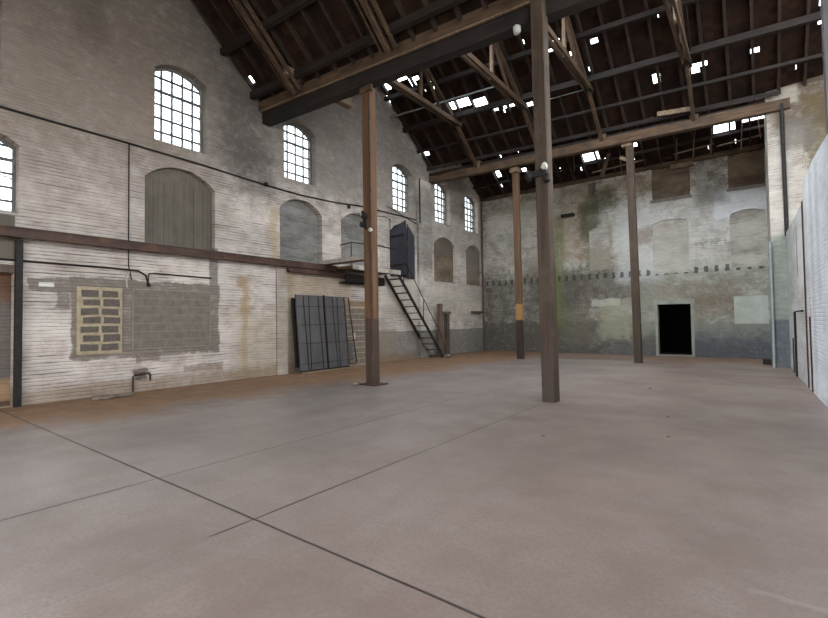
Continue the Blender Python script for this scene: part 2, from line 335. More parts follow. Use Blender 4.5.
def floor_mat():
    t = NT('power_floated_concrete'); p, x, y, z = t.pos()
    n1 = t.noise(p, .45, 5, .6); n2 = t.noise(p, 2.2, 5, .65); n3 = t.noise(p, 34., 3, .7); n4 = t.noise(p, 9., 4, .65)
    n5 = t.noise(t.vmul(p, (1., .18, 1.)), 1.6, 4)
    col = t.mix(t.ramp(n1, .35, .65), lin('#8a7f7a'), lin('#786d67'))
    col = t.mix(t.math('MULTIPLY', t.ramp(t.math('ADD', x, t.math('MULTIPLY', t.math('SUBTRACT', n1, .5), 3.)), -5.5, -1.5), .75), col, t.mix(t.ramp(n1, .35, .65), lin('#7f695d'), lin('#6d594e')))
    col = t.mix(t.math('MULTIPLY', t.ramp(n2, .38, .70), .3), col, lin('#968a83'))
    col = t.mix(t.math('MULTIPLY', t.ramp(n5, .5, .68), .35), col, lin('#6c5f58'))
    col = t.mix(t.math('MULTIPLY', t.ramp(n3, .4, .65), .5), col, lin('#655952'))
    col = t.mix(t.math('MULTIPLY', t.ramp(n4, .35, .9), .12), col, lin('#5f524c'))
    # ochre dirt drifted along the left and back walls
    w = t.math('MULTIPLY', t.math('SUBTRACT', n1, .5), 3.2)
    w2 = t.math('MULTIPLY', t.math('SUBTRACT', n2, .5), 1.6)
    dx = t.math('ADD', t.math('ADD', x, w), w2)
    dx = t.math('SUBTRACT', dx, t.math('MULTIPLY', t.math('SUBTRACT', y, 4.), .07))
    m = t.ramp(dx, -10.1, -8.3, 1., 0.)
    dy = t.math('ADD', t.math('ADD', y, w), w2)
    m2 = t.math('MULTIPLY', t.ramp(dy, 17.6, 20.4), .5)
    m = t.math('MAXIMUM', m, m2)
    dirt = t.mix(t.ramp(n2, .35, .65), lin('#8d6a48'), lin('#775840'))
    col = t.mix(t.math('MULTIPLY', m, .95), col, dirt)
    # worn, darker and greyer drifts
    for cu, cv, ru, rv, soft, wob, c, k in ((-3.05, 7.0, .22, .12, .1, .4, '#5d514b', .5), (-.6, 15.5, 1.6, .10, .2, .9, '#5a4438', .55), (-.4, 13.2, 1.1, .06, .12, .5, '#57463d', .5), (-1.0, 17.3, 1.2, .08, .2, .6, '#60483c', .45), (.15, 3.35, .22, .012, .03, .25, '#b9b2ab', .15)):
        us = t.math('ADD', x, t.math('MULTIPLY', t.math('SUBTRACT', n4, .5), wob)); vs = t.math('ADD', y, t.math('MULTIPLY', t.math('SUBTRACT', n2, .5), wob))
        col = t.mix(t.math('MULTIPLY', t.box(us, vs, cu, cv, ru, rv, soft), k), col, lin(c))
    # saw-cut joints
    jn = t.math('MULTIPLY', t.math('SUBTRACT', t.noise(p, 1.2, 3), .5), .02)
    def cut(a, at, lim, l0, l1, wd=.012, k=.95):
        d = t.math('ABSOLUTE', t.math('SUBTRACT', t.math('ADD', a, jn), at))
        m = t.ramp(d, wd*.5, wd*1.3, k, 0.)
        return t.math('MULTIPLY', m, t.math('MULTIPLY', t.ramp(lim, l0, l0+.15), t.ramp(lim, l1-.15, l1, 1., 0.)))
    j = cut(y, 2.205, x, -12., 1.)
    for c in (cut(x, -5.05, y, -6., 8.4), cut(x, -3.34, y, 1.75, 8.75), cut(x, -3.45, y, 8.9, 18.2, .008, .6), cut(x, -3.3, y, -3., 1.75, .004, .3), cut(y, 8.2, x, -8., -4.4, .008, .5), cut(x, -7.6, y, -6., 8.2, .004, .35)):
        j = t.math('MAXIMUM', j, c)
    col = t.mix(j, col, lin('#2a2320'))
    rough = t.math('ADD', t.ramp(n1, .3, .7, .31, .42), t.math('MULTIPLY', m, .4))
    t.bump(t.math('SUBTRACT', t.math('MULTIPLY', n3, .3), t.math('MULTIPLY', j, 2.)), .05, .006)
    return t.set(col, rough, 0., .55)
m_floor = floor_mat()

def glass_mat():
    t = NT('old_window_glass'); t.n.remove(t.b)
    tr = t.n.new('ShaderNodeBsdfTransparent'); tr.inputs[0].default_value = (.40, .405, .40, 1)   # grey tint added to dim the sky seen through the panes
    gl = t.n.new('ShaderNodeBsdfGlossy'); gl.inputs['Roughness'].default_value = .08; gl.inputs[0].default_value = (.9, .95, 1, 1)
    mx = t.n.new('ShaderNodeMixShader'); mx.inputs[0].default_value = .09
    t.t.links.new(tr.outputs[0], mx.inputs[1]); t.t.links.new(gl.outputs[0], mx.inputs[2]); t.t.links.new(mx.outputs[0], t.out.inputs[0])
    return t.m
m_glass = glass_mat()

# ------------------------------------------------------------------ floor
struct(MB().box((-12.6, -7, -.25), (3.6, 22.8, 0)).build('floor', m_floor), 'grey brown concrete floor with thin saw-cut joints and ochre dirt along the left wall', 'floor')

struct(MB().box((-80, -80, -.45), (80, 80, -.3)).build('ground', m_sill), 'open ground outside the building', 'ground')
# ------------------------------------------------------------------ left wall
WIN = [(5.13, 6.49, 6.28, 8.42, .25), (9.06, 10.38, 6.29, 8.30, .25), (14.47, 15.86, 6.32, 8.36, .27), (17.65, 18.96, 6.32, 8.36, .27), (20.42, 21.80, 6.32, 8.34, .27)]
LOWWIN = (.72, 2.50, 3.92, 5.64, .30)
UPWIN = (.85, 2.22, 6.40, 8.45, .25)
ARCH = [(4.90, 6.72, 3.62, 5.72, .40, .16, m_greywood), (8.88, 10.64, 3.64, 5.72, .40, .22, m_greybrick), (11.54, 13.30, 3.74, 5.74, .40, .18, m_greybrick),
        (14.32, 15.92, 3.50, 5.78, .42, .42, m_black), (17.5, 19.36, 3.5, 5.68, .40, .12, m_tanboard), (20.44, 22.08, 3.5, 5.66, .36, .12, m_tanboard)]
NICHE = [(17.70, 18.80, .0, 2.07, m_cement), (20.85, 22.10, .0, 2.12, m_cement)]
DOORWAY = (.3, 2.44, 0.0, 2.86)
holes = [arch(*w) for w in WIN] + [arch(*LOWWIN), arch(*UPWIN)] + [arch(*a[:5]) for a in ARCH]
holes += [arch(a, b, -.02 if False else .02, d, 0) for a, b, c, d, m in NICHE]
holes.append(arch(DOORWAY[0], DOORWAY[1], .02, DOORWAY[3], 0))
holes.append(arch(-5.6, -1.6, .02, 5.0, 0))  # unseen loading opening added behind the camera for light from the left
zr1 = lambda y: ZV1+S1*(F1(-12)-y)
zr2 = lambda y: ZV2+S2*(F2(-12)-y)
y2r = (F1(-12)+F2(-12))/2+.1
outline = [(-6.6, 0), (22.75, 0), (22.75, 8.0), (22.3, 8.32), (19.7, 10.05), (F2(-12), 8.72), (y2r, zr2(y2r)-.02), (F1(-12), ZV1-.02), (4.2, zr1(4.2)-.02), (-.1, 8.3), (-6.6, 8.3)]
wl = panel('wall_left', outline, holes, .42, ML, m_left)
struct(wl, 'tall whitewashed brick wall on the left with two rows of arched openings', 'wall')

def window(idx, w, cols, rows, label, transom=True, front=-.24):
    u0, u1, v0, v1, rise = w
    root = empty('window_%d' % idx, (LX, (u0+u1)/2, v0), label, 'window', None, 'structure')
    fr = .055
    panel('window_frame', arch(u0, u1, v0, v1, rise), [arch(u0+fr, u1-fr, v0+fr, v1-fr, rise*.95)], .07, ML, m_frame, root, front)
    panel('glass_pane', arch(u0+.02, u1-.02, v0+.02, v1-.02, rise), [], .006, ML, m_glass, root, front-.04)
    mb = MB(); hw = .02
    c = (u0+u1)/2; half = (u1-u0)/2; R = (half*half+rise*rise)/(2*rise)
    for i in range(1, cols):
        u = u0+(u1-u0)*i/cols; top = v1-R+math.sqrt(R*R-(u-c)**2)-.03
        mb.box((LX+front-.06, u-hw, v0+.03), (LX+front-.015, u+hw, top))
    for j in range(1, rows):
        v = v0+(v1-v0)*j/rows; k = hw*(1.5 if transom and j == rows-2 else 1)
        if v < v1-rise+.02: a, b = u0+.03, u1-.03
        else:
            q = math.sqrt(max(0, R*R-(v-v1+R)**2)); a, b = c-q+.03, c+q-.03
        mb.box((LX+front-.065, a, v-k), (LX+front-.01, b, v+k))
    mb.build('glazing_bars', m_bars, root)
    MB().box((LX-.26, u0-.0, v0-.001), (LX-.005, u1, v0+.035)).build('window_sill', m_sill, root)
    return root
window(1, WIN[0], 5, 6, 'arched iron window high on the left wall, above the grey boarded arch')
window(2, WIN[1], 4, 6, 'arched window high on the left wall just left of the near pine post')
window(3, WIN[2], 4, 6, 'arched upper window above the dark steel shutters and the staircase')
window(4, WIN[3], 4, 6, 'arched upper window with its head behind the end of the far roof beam')
window(5, WIN[4], 4, 6, 'last arched upper window on the left wall, beside the back corner')
window(6, LOWWIN, 4, 6, 'arched window cut by the left edge of the photo above the steel rail')
window(7, UPWIN, 4, 6, 'dark-framed upper window just showing at the top left edge')
# little hinged stay on the lower window
o = MB().tube([(-12.05, 2.40, 4.62), (-11.92, 2.32, 4.62), (-11.92, 2.2, 4.62)], .016).tube([(-11.92, 2.2, 4.62), (-11.92, 2.2, 4.74)], .012).build('window_stay', m_ceram)
tag(o, 'small white window stay on the arched window at the left edge', 'window stay')

# arched recesses with their infill
lab = ['arched loading opening closed with grey boards, above the concrete block patches', 'arched opening bricked up in grey, above the leaning steel doors',
       'arched opening bricked up in grey, behind the landing rail', 'deep arched opening behind the pair of open steel shutters',
       'shallow arched recess of tan brick above the timber stump', 'shallow arched recess of tan brick nearest the back corner']
for i, (u0, u1, v0, v1, rise, d, m) in enumerate(ARCH):
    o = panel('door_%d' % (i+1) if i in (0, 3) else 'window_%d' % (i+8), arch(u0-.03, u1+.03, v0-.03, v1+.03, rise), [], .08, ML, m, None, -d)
    struct(o, lab[i], 'boarded opening' if i == 0 else 'arched recess')
    if i == 0:
        mb = MB()
        for k in range(1, 7):
            u = u0+(u1-u0)*k/7; mb.box((LX-d, u-.003, v0), (LX-d+.003, u+.003, v1-rise))
        mb.build('board_joint', m_dark, o)
    MB().box((LX-.20, u0, v0-.002), (LX+.02, u1, v0+.03)).build('sill', m_sill, o)
# niches low on the wall
o = panel('door_5', arch(17.67, 18.83, -.0, 2.10, 0), [], .06, ML, m_greybrick, None, -.2)
struct(o, 'blocked low doorway behind the timber stump at the left wall', 'blocked doorway')
mb = MB(); mb.box((LX-.2, 17.70, 0), (LX-.02, 17.86, 2.05)).box((LX-.2, 18.58, 0), (LX-.02, 18.80, 2.05)).box((LX-.2, 17.70, 1.95), (LX+.03, 18.85, 2.09))
mb.build('door_frame', m_planko, o)
o = panel('door_6', arch(20.82, 22.13, 0, 2.15, 0), [], .06, ML, m_piers, None, -.14)
struct(o, 'blocked low doorway with a pale panel beside the back corner downpipe', 'blocked doorway')
MB().box((LX-.14, 20.86, 2.05), (LX+.02, 22.1, 2.14)).build('lintel', m_planko, o)
# doorway at the left edge: red brick behind
o = panel('door_7', arch(.25, 2.47, 0, 2.9, 0), [], .08, ML, m_red, None, -.18)
struct(o, 'doorway at the left edge filled with bare red brick under a dark lintel', 'blocked doorway')
MB().box((LX-.16, .3, 2.70), (LX+.06, 2.52, 2.86)).build('lintel', m_planko, o)
o = MB().bar((LX+.07, 2.50, 0), (LX+.07, 2.50, 3.38), .11, .12, ch=.01).build('steel_stanchion', m_dark)
tag(o, 'dark steel upright against the left wall at the red brick doorway', 'steel post')
o = MB().box((LX-.10, 1.2, 2.98), (LX+.03, 2.44, 3.86)).build('trim_1', m_greywood)
struct(o, 'grey boarded panel under the window at the left edge', 'panel')

# shallow brick piers on the left wall
mb = MB().box((LX-.02, 16.15, 0), (LX+.14, 17.15, 8.0)); o = mb.build('trim_2', m_piers); struct(o, 'shallow limewashed brick pier between staircase and timber stump', 'pier')
mb = MB().box((LX-.02, 8.72, 0), (LX+.06, 9.12, 3.5)); o = mb.build('trim_3', m_piers); struct(o, 'rough raised brick strip left of the leaning steel doors', 'pier')

# blocked window with tan mortar
root = empty('window_14', (LX, 3.93, .98), 'small blocked window of dark blocks set in thick tan mortar', 'blocked window', None, 'structure')
MB().box((LX-.02, 3.50, .97), (LX+.035, 4.40, 2.49)).build('mortar_bed', m_tanmortar, root)
rnd = random.Random(3); mb = MB(); rh = 1.42/7
for r in range(7):
    z0 = 1.02+r*rh; off = (.06 if r % 2 else 0)
    for k in range(2):
        y0 = 3.58+off*.6+k*.40
        j = [rnd.uniform(-.012, .012) for _ in range(8)]
        y1 = y0+.335; zz0 = z0+.025; zz1 = z0+rh-.025
        x0, x1 = LX+.0, LX+.043
        a = [(y0+j[0], zz0+j[1]), (y1+j[2], zz0+j[3]), (y1+j[4], zz1+j[5]), (y0+j[6], zz1+j[7])]
        mb.hexa([(x0, *q) for q in a]+[(x1, *q) for q in a])
mb.build('block_courses', m_block, root)
# larger blocked opening
root = empty('window_15', (LX, 5.6, .98), 'wide opening filled with grey cement blocks beside the tan mortar patch', 'blocked window', None, 'structure')
MB().box((LX-.02, 4.62, 1.02), (LX+.03, 6.58, 2.50)).build('mortar_bed', m_palemortar, root)
mb = MB(); rh = 1.44/7
for r in range(7):
    z0 = 1.04+r*rh; off = .2 if r % 2 else 0
    y0 = 4.64-off*0
    cuts = [4.64]+[4.64+off+.4*k for k in range(1, 6) if 4.64+off+.4*k < 6.5]+[6.56]
    if off: cuts = sorted(set(cuts+[4.64+.2]))
    for a, b in zip(cuts[:-1], cuts[1:]):
        if b-a < .06: continue
        mb.box((LX, a+.006, z0+.006), (LX+.036, b-.006, z0+rh-.006))
mb.build('block_courses', m_block2, root)
# block infill beside the leaning doors
root = empty('window_16', (LX, 12.4, 0), 'tan-mortared concrete block infill between the leaning doors and the near post', 'blocked doorway', None, 'structure')
MB().box((LX-.02, 11.55, .02), (LX+.04, 13.25, 2.42)).build('mortar_bed', m_tanmortar, root)
mb = MB(); rh = 2.1/10
for r in range(10):
    z0 = .05+r*rh; off = .2 if r % 2 else 0
    a = 11.58
    while a < 13.2:
        w = .4 if a > 11.6 or not off else .2
        b = min(a+w, 13.23)
        if b-a > .06: mb.box((LX, a+.014, z0+.014), (LX+.05, b-.014, z0+rh-.014))
        a += w
mb.build('block_courses', m_block2, root)
MB().box((LX-.02, 11.55, 2.22), (LX+.055, 13.25, 2.40)).build('lintel', m_plank, root)

# ------------------------------------------------------------------ back wall
BH = [(-3.46, -2.20, .02, 2.24, 0)]                                           # dark doorway
BL = [(-3.56, -2.20, 3.56, 5.90, .16, m_paleinfill, .07, 'faint bricked-up arched window high on the back wall, above the black doorway'),
      (-.76, .40, 3.60, 5.90, .16, m_paleinfill, .06, 'faint bricked-up arched window on the back wall beside the right pier'),
      (-6.28, -5.34, 3.95, 5.95, .14, m_paleinfill, .05, 'faint bricked-up window on the back wall right of the dark moss stain'),
      (-3.54, -2.10, 6.80, 8.20, 0, m_brownbrick, .10, 'brown brick infill under the eaves above the black doorway'),
      (-.78, .40, 6.80, 8.26, 0, m_brownbrick, .10, 'brown brick infill under the eaves beside the right pier')]
holes = [arch(*BH[0])]+[arch(*b[:5]) for b in BL]
outline = [(-12.4, 0), (.6, 0), (.6, 8.32), (-12.4, 8.32)]
o = panel('wall_back', outline, holes, .45, MBK, m_back); struct(o, 'stained and mossy brick back wall with a row of joist pockets painted dark', 'wall')
for i, b in enumerate(BL):
    o = panel('window_%d' % (17+i), arch(b[0]-.02, b[1]+.02, b[2]-.02, b[3]+.02, b[4]), [], .08, MBK, b[5], None, -b[6])
    struct(o, b[7], 'blocked window')
    if i > 2: MB().box((b[0]-.06, BY-.09, b[2]-.10), (b[1]+.06, BY+.08, b[2]-.005)).build('sill', m_sill, o)
# dark room behind the doorway
root = empty('door_8', (-2.83, BY, 0), 'open black doorway in the back wall', 'doorway', None, 'structure')
MB().box((-3.60, BY-.03, 2.22), (-2.06, BY+.12, 2.42)).build('lintel', m_jamb, root)
MB().box((-3.55, BY-.015, .0), (-3.45, BY+.3, 2.23)).build('door_jamb', m_jamb, root)
MB().box((-2.21, BY-.015, .0), (-2.10, BY+.3, 2.23)).build('door_jamb', m_jamb, root)
MB().box((-3.5, BY-.05, .0), (-2.15, BY+.4, .045)).build('threshold', m_sill, root)
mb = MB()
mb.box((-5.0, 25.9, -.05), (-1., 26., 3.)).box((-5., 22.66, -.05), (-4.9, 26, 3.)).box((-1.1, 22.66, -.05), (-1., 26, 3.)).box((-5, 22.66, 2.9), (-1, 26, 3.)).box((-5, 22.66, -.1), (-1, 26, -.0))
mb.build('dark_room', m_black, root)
o = MB().box((-.72, BY-.018, 1.36), (.36, BY+.02, 2.45)).build('trim_4', m_plaster); struct(o, 'pale smooth plaster rectangle on the back wall right of the black doorway', 'plaster patch')
# timber wall plate under the far roof
o = MB().bar((-12., BY-.02, 8.26), (.5, BY-.02, 8.26), .22, .17).build('wall_plate', m_beam)
tag(o, 'timber wall plate along the top of the back wall', 'timber plate')

# right pier and the partition wall
o = MB().box((.42, RY, 0), (3.3, 22.65, 9.1)).build('wall_pier', m_pier); struct(o, 'pale brick wall end facing the room at the right, where the far beam lands', 'wall')
o = MB().tube([(.82, RY-.05, 4.15), (.80, RY-.05, 8.35)], .055, 10).build('downpipe', m_dark)  # dark tube drawn along the dark gap in the brick
tag(o, 'dark tube drawn down the gap in the pale brick at the right, below the beam end', 'pipe')
o = MB().tube([(.40, RY-.04, 0), (.40, RY-.04, 4.0)], .045, 10).build('downpipe', m_galv)
tag(o, 'light grey pipe standing at the corner of the right pier, down to the floor', 'pipe')
o = MB().box((.12, 19.55, 0), (.36, 19.85, .17)).build('floor_box', m_dark); tag(o, 'small black box on the floor left of the light grey pipe', 'box')
A = Vector((.80, 18.42)); B = Vector((1.02, 7.0)); dv = (B-A); L = dv.length; dv.normalize()
# local u runs towards the camera; face looks to -x
nx = Vector((-dv.y*-1*-1, 0))
MR = Matrix(((dv.x, 0, dv.y, A.x), (dv.y, 0, -dv.x, A.y), (0, 1, 0, 0), (0, 0, 0, 1)))
if MR.to_3x3().col[2].x > 0: MR = Matrix(((dv.x, 0, -dv.y, A.x), (dv.y, 0, dv.x, A.y), (0, 1, 0, 0), (0, 0, 0, 1)))
outl = [(0, 0), (L, 0), (L, 4.3), (L-1.6, 4.35), (L-2.8, 4.5), (L-4.6, 4.62), (5.2, 4.55), (5.0, 4.22), (3.0, 4.2), (0, 4.25)]
o = panel('wall_partition', outl, [], .3, MR, m_low); struct(o, 'lower limewashed partition wall along the right edge with a broken sloping top', 'wall')
pt = lambda u, v, off=.03: tuple(MR @ Vector((u, v, off)))
o = MB().tube([pt(3.0, 0.05, .07), pt(3.0, 1.74, .07), pt(4.9, 1.74, .07)], .025, 8).build('wall_pipe', m_dark)
tag(o, 'dark bent pipe handrail on the right partition wall', 'pipe')
mb = MB(); mb.tube([pt(1.6, .02, .025), pt(1.55, 1.0, .025)], .015, 6).build('conduit', m_dark)
tag(D.objects['conduit'], 'short dark conduit at the foot of the right partition wall nearest the pier', 'conduit')
o = MB().tube([pt(5.05, .02, .02), pt(5.0, 2., .02), pt(5.0, 4.2, .02)], .012, 6).build('conduit', m_rust)
tag(o, 'long thin vertical conduit between the two sections of the right partition wall', 'conduit')
o = MB().tube([pt(5.75, .02, .02), pt(5.7, 1.6, .02)], .014, 6).build('conduit', m_rust)
tag(o, 'rusty vertical conduit at the base of the right partition wall, nearest the camera', 'conduit')
o = MB().bar((1.09, 10.1, 4.5), (1.07, 10.1, 11.2), .16, .18, ch=.01).build('roof_upright', m_steel)
tag(o, 'grey upright standing on the right partition wall at the right edge', 'upright')
# outer right side and the front end behind the camera
o = MB().box((3.3, -6.6, 0), (3.6, 22.65, 4.8)).build('wall_right', m_low); struct(o, 'outer brick wall beyond the right partition, left open above to add daylight', 'wall')  # unseen; the strip above stays open as an added source of daylight
o = MB().box((3.3, 15.5, 4.8), (3.6, 22.65, 9.)).build('wall_right_upper', m_low); struct(o, 'upper part of the outer right wall beside the brick wall end', 'wall')
MF = Matrix(((1, 0, 0, 0), (0, 0, 1, -6.2), (0, 1, 0, 0), (0, 0, 0, 1)))
o = panel('wall_front', [(-12.4, 0), (3.6, 0), (3.6, 8.6), (-12.4, 8.6)], [arch(-8.5, .6, .02, 4.8, 0)], .35, MF, m_low); struct(o, 'front wall behind the camera with a wide opening added for light', 'wall')  # unseen wall, its opening added to light the room from behind

# ------------------------------------------------------------------ roof decks
def deck(name, P, x0, x1, nx, nt, gaps, pin, label, seed):
    """P(x,t) -> point on the underside, t=0 at the valley; one thin tile-width slab per cell"""
    rnd = random.Random(seed); mb = MB()
    for i in range(nx):
        a = x0+(x1-x0)*i/nx; b = x0+(x1-x0)*(i+1)/nx
        for j in range(nt):
            s = j/nt; e = (j+1)/nt
            c = P((a+b)/2, (s+e)/2)
            if any(abs(c.x-g[0]) < g[2] and abs(c.y-g[1]) < g[3] for g in gaps): continue
            aa = a; bb = b; ss = s; ee = e
            r = rnd.random()
            if r < pin: bb = b-(b-a)*rnd.uniform(.06, .22); ee = e-(e-s)*rnd.uniform(0, .1)
            elif r < pin*1.6: ee = e-(e-s)*rnd.uniform(.04, .12)
            q = [P(aa, ss), P(bb, ss), P(bb, ee), P(aa, ee)]
            dz = rnd.uniform(0, .008)
            mb.hexa([p+Vector((0, 0, dz)) for p in q]+[p+Vector((0, 0, dz+.03)) for p in q])
    return struct(mb.build(name, m_tile), label, 'roof')
def lerp(a, b, t): return a+(b-a)*t
Y1R, Z1R = 4.2, ZV1+S1*(8.7-4.2)
def P1r(x, t): return Vector((x, lerp(F1(x), Y1R, t), lerp(ZV1, Z1R, t)))
def P1f(x, t): return Vector((x, lerp(-.3, Y1R, t), lerp(8.4, Z1R, t)))
R2 = lambda x: (F1(x)+F2(x))/2+.1
Z2R = ZV2+S2*4.5
def P2r(x, t): return Vector((x, F2(x)-t*4.5, ZV2+S2*t*4.5))
def P2f(x, t): return Vector((x, lerp(F1(x), F2(x)-4.5, t), lerp(ZV1, Z2R, t)))
Y3R, Z3R = 19.75, 10.0
def P3r(x, t): return Vector((x, lerp(22.35, Y3R, t), lerp(8.25, Z3R, t)))
def P3f(x, t): return Vector((x, lerp(F2(x), Y3R, t), lerp(8.7, Z3R, t)))
G2 = [(-11.76, 13.98, 0.18, 0.11), (-10.94, 13.84, 0.24, 0.19), (-10.55, 14.17, 0.14, 0.11), (-12.1, 14.39, 0.2, 0.12), (-9.92, 14.57, 0.15, 0.11), (-9.33, 15.47, 0.25, 0.16), (-8.87, 15.5, 0.09, 0.08), (-8.44, 15.66, 0.27, 0.16), (-7.99, 16.05, 0.19, 0.11), (-7.48, 16.13, 0.18, 0.12), (-6.63, 16.3, 0.09, 0.08), (-5.25, 15.01, 0.14, 0.08), (-4.09, 15.32, 0.12, 0.1), (-2.51, 17.0, 0.13, 0.1), (-1.47, 17.06, 0.11, 0.11), (-1.15, 17.06, 0.1, 0.08), (0.24, 17.16, 0.1, 0.1), (1.67, 16.68, 0.1, 0.08), (1.69, 16.95, 0.1, 0.12), (-11.9, 16.54, 0.1, 0.09), (-11.68, 16.64, 0.1, 0.09)]
G3 = [(-5.8, 21.3, .33, .16), (-3.95, 21.13, .18, .12), (-3.37, 21.0, .2, .09), (-1.28, 20.4, .16, .1), (-.84, 21.12, .42, .32), (.1, 21.05, .34, .17), (-10.45, 21.05, .12, .1), (-9.03, 21.1, .1, .1)]
G1 = [(-11.95, 7.85, .12, .09)]
deck('ceiling', P1r, -12.3, 3.6, 64, 26, G1, .006, 'dark tiled roof slope nearest the camera, falling to the near beam', 1)
deck('ceiling', P2r, -12.3, 3.6, 72, 32, G2, .012, 'dark tiled middle roof slope with missing tiles letting daylight in', 2)
deck('ceiling', P3r, -12.3, .44, 56, 14, G3, .03, 'broken tiled roof strip between the far beam and the back wall', 3)
mb = MB()
# roof gap added behind the near beam, unseen, to light the rear floor
for P, a, b, t0, t1 in ((P1f, -12.3, 3.6, 0, 1), (P2f, -12.3, -9.0, 0, 1), (P2f, 1.0, 3.6, 0, 1), (P2f, -9.0, 1.0, 0, .3), (P2f, -9.0, 1.0, .85, 1), (P3f, -12.3, .44, 0, 1)):
    q = [P(a, t0), P(b, t0), P(b, t1), P(a, t1)]; mb.hexa(q+[p+Vector((0, 0, .04)) for p in q])
mb.box((-12.4, -6.6, 8.4), (3.6, -.28, 8.46))
struct(mb.build('ceiling', m_tile), 'roof slopes facing away from the camera and over the front bay', 'roof')

for i in range(15):
    x = -8.8+i*.69; a, b = P2f(x, .3), P2f(x, .85)
    tag(MB().bar(a-Vector((0, 0, .08)), b-Vector((0, 0, .08)), .06, .12, up=(0, -1, 1)).build('rafter', D.materials['sooty_rafter']), 'bare rafter across the unseen roof gap added for light behind the near beam', 'rafter', 'bare rafters of the roof gap added for light')
def rafters(P, xs, n, label, group, t1=1., w=.07, h=.15):
    first = None
    for x in xs:
        a, b = P(x, .0), P(x, t1)
        d = (b-a).normalized(); nrm = Vector((1, 0, 0)).cross(d)
        if nrm.z > 0: nrm = -nrm
        a2 = a+nrm*(h/2+.004); b2 = b+nrm*(h/2+.004)
        o = MB().bar(a2, b2, w, h, up=-nrm).build('rafter', m_raft, None, tuple(a2))
        tag(o, label, 'rafter', group)
rafters(P1r, [-11.9+.62*i for i in range(24)], 0, 'sooty rafter under the roof slope nearest the camera, above the near beam', 'rafters of the near roof slope')
rafters(P2r, [-11.85+.63*i for i in range(24)], 0, 'sooty rafter under the middle roof slope, above the far beam', 'rafters of the middle roof slope', 1., .075, .15)
rafters(P3r, [-11.8+.62*i for i in range(20)], 0, 'sooty rafter in the roof strip behind the far beam', 'rafters of the roof strip by the back wall', 1., .07, .13)

def purlin(P, t, x0, x1, w, h, label, drop=.16):
    a = P(x0, t); b = P(x1, t); a.z -= drop+h/2; b.z -= drop+h/2
    tag(MB().bar(a, b, w, h).build('purlin', m_beamd), label, 'purlin')
purlin(P2r, 2.0/4.5, -12.1, 3.3, .14, .20, 'dark purlin crossing the middle of the roof slope above the far beam', .20)
purlin(P2r, 1.0/4.5, -12.1, 3.3, .09, .10, 'thin lower purlin on the middle roof slope just above the far beam', .19)
purlin(P2r, 3.2/4.5, -12.1, 3.3, .12, .16, 'upper dark purlin on the middle roof slope near the light gaps', .20)
purlin(P1r, .34, -12.1, 3.3, .13, .18, 'dark purlin under the roof slope nearest the camera', .21)
purlin(P1r, .11, -12.1, 3.3, .14, .20, 'lower purlin just above the near roof beam', .21)
purlin(P3r, .40, -12.1, .4, .08, .10, 'thin purlin in the roof strip behind the far beam', .15)

# ------------------------------------------------------------------ roof trusses of the middle bay
def truss(x, label, brace=True):
    root = empty('roof_truss', (x, F2(x)-.1, 8.3), label, 'roof truss', 'trusses of the middle roof bay')
    f2 = F2(x); yk = f2-1.95+.15; zk = 9.72
    yf = F1(x)+1.75
    r = Vector((x, f2-4.5, Z2R-.55))
    MB().bar((x, f2-.12, 8.36), (x, yk-.05, zk+.02), .10, .17, up=(0, 1, 1)).build('principal_rafter', m_truss, root)
    MB().bar((x, yk, zk), r, .10, .16, up=(0, 1, 1)).build('principal_rafter', m_truss, root)
    MB().bar((x, F1(x)+.12, 8.36), r, .10, .16, up=(0, 1, -1)).build('principal_rafter', m_truss, root)
    for s in (-1, 1):
        MB().bar((x+s*.085, yf, zk-.02), (x+s*.085, yk+.28, zk-.02), .07, .17).build('collar_beam', m_truss, root)
    ym = f2-4.25
    MB().bar((x, ym, zk-.08), (x, ym+.05, Z2R-.55), .10, .12).build('king_post', m_truss, root)
    MB().bar((x, ym+.15, zk+1.35), (x, ym+1.35, zk+.05), .09, .08, up=(0, 1, 1)).build('strut', m_truss, root)
    MB().tube([(x+.16, ym+.2, zk+1.7), (x+.14, yk-.1, zk+.1)], .014, 6).build('iron_rod', m_dark, root)
    b = MB(); b.box((x-.14, yk-.18, zk-.13), (x+.14, yk+.18, zk-.10)); b.tube([(x-.15, yk, zk+.02), (x+.15, yk, zk+.02)], .03, 8); b.build('iron_plate', m_dark, root)
    MB().box((x-.13, f2-.16, 8.30), (x+.13, f2+.12, 8.62)).build('foot_block', m_plank, root)
truss(-9.6, 'double-collar timber truss just right of the near pine post, by the light gaps')
truss(-6.85, 'double-collar timber truss left of the tall front post')
truss(-4.5, 'double-collar timber truss just right of the tall front post')
truss(-1.55, 'double-collar timber truss hanging at the right over the far beam')
# near bay: principal rafters with a sole piece on the beam
def near_truss(x, label, sole):
    f = F1(x); root = empty('roof_truss', (x, f-.1, 8.4), label, 'roof truss', 'principals of the near roof bay')
    a = P1r(x, .01); b = P1r(x, 1.); off = Vector((0, -.25, -.30))
    MB().bar(a+off, b+off, .11, .18, up=(0, 1, 1)).build('principal_rafter', m_truss, root)
    for s in (-1, 1): MB().bar(a+off+Vector((s*.2, 0, .05)), b+off+Vector((s*.2, 0, .05)), .05, .12, up=(0, 1, 1)).build('side_plank', m_truss, root)
    if sole: MB().bar((x+.08, f-.75, 8.55), (x+.16, f+1.7, 8.50), .26, .24, ch=.02).build('sole_timber', m_plank, root)
    else: MB().box((x-.17, f-.25, 8.40), (x+.17, f+.15, 8.66)).build('foot_block', m_beamd, root)
near_truss(-10.25, 'near roof principal with a thick sole timber lying across the near beam', True)
near_truss(-6.9, 'near roof principal landing on the near beam right of the near pine post', False)
near_truss(-3.6, 'near roof principal over the tall front post', False)

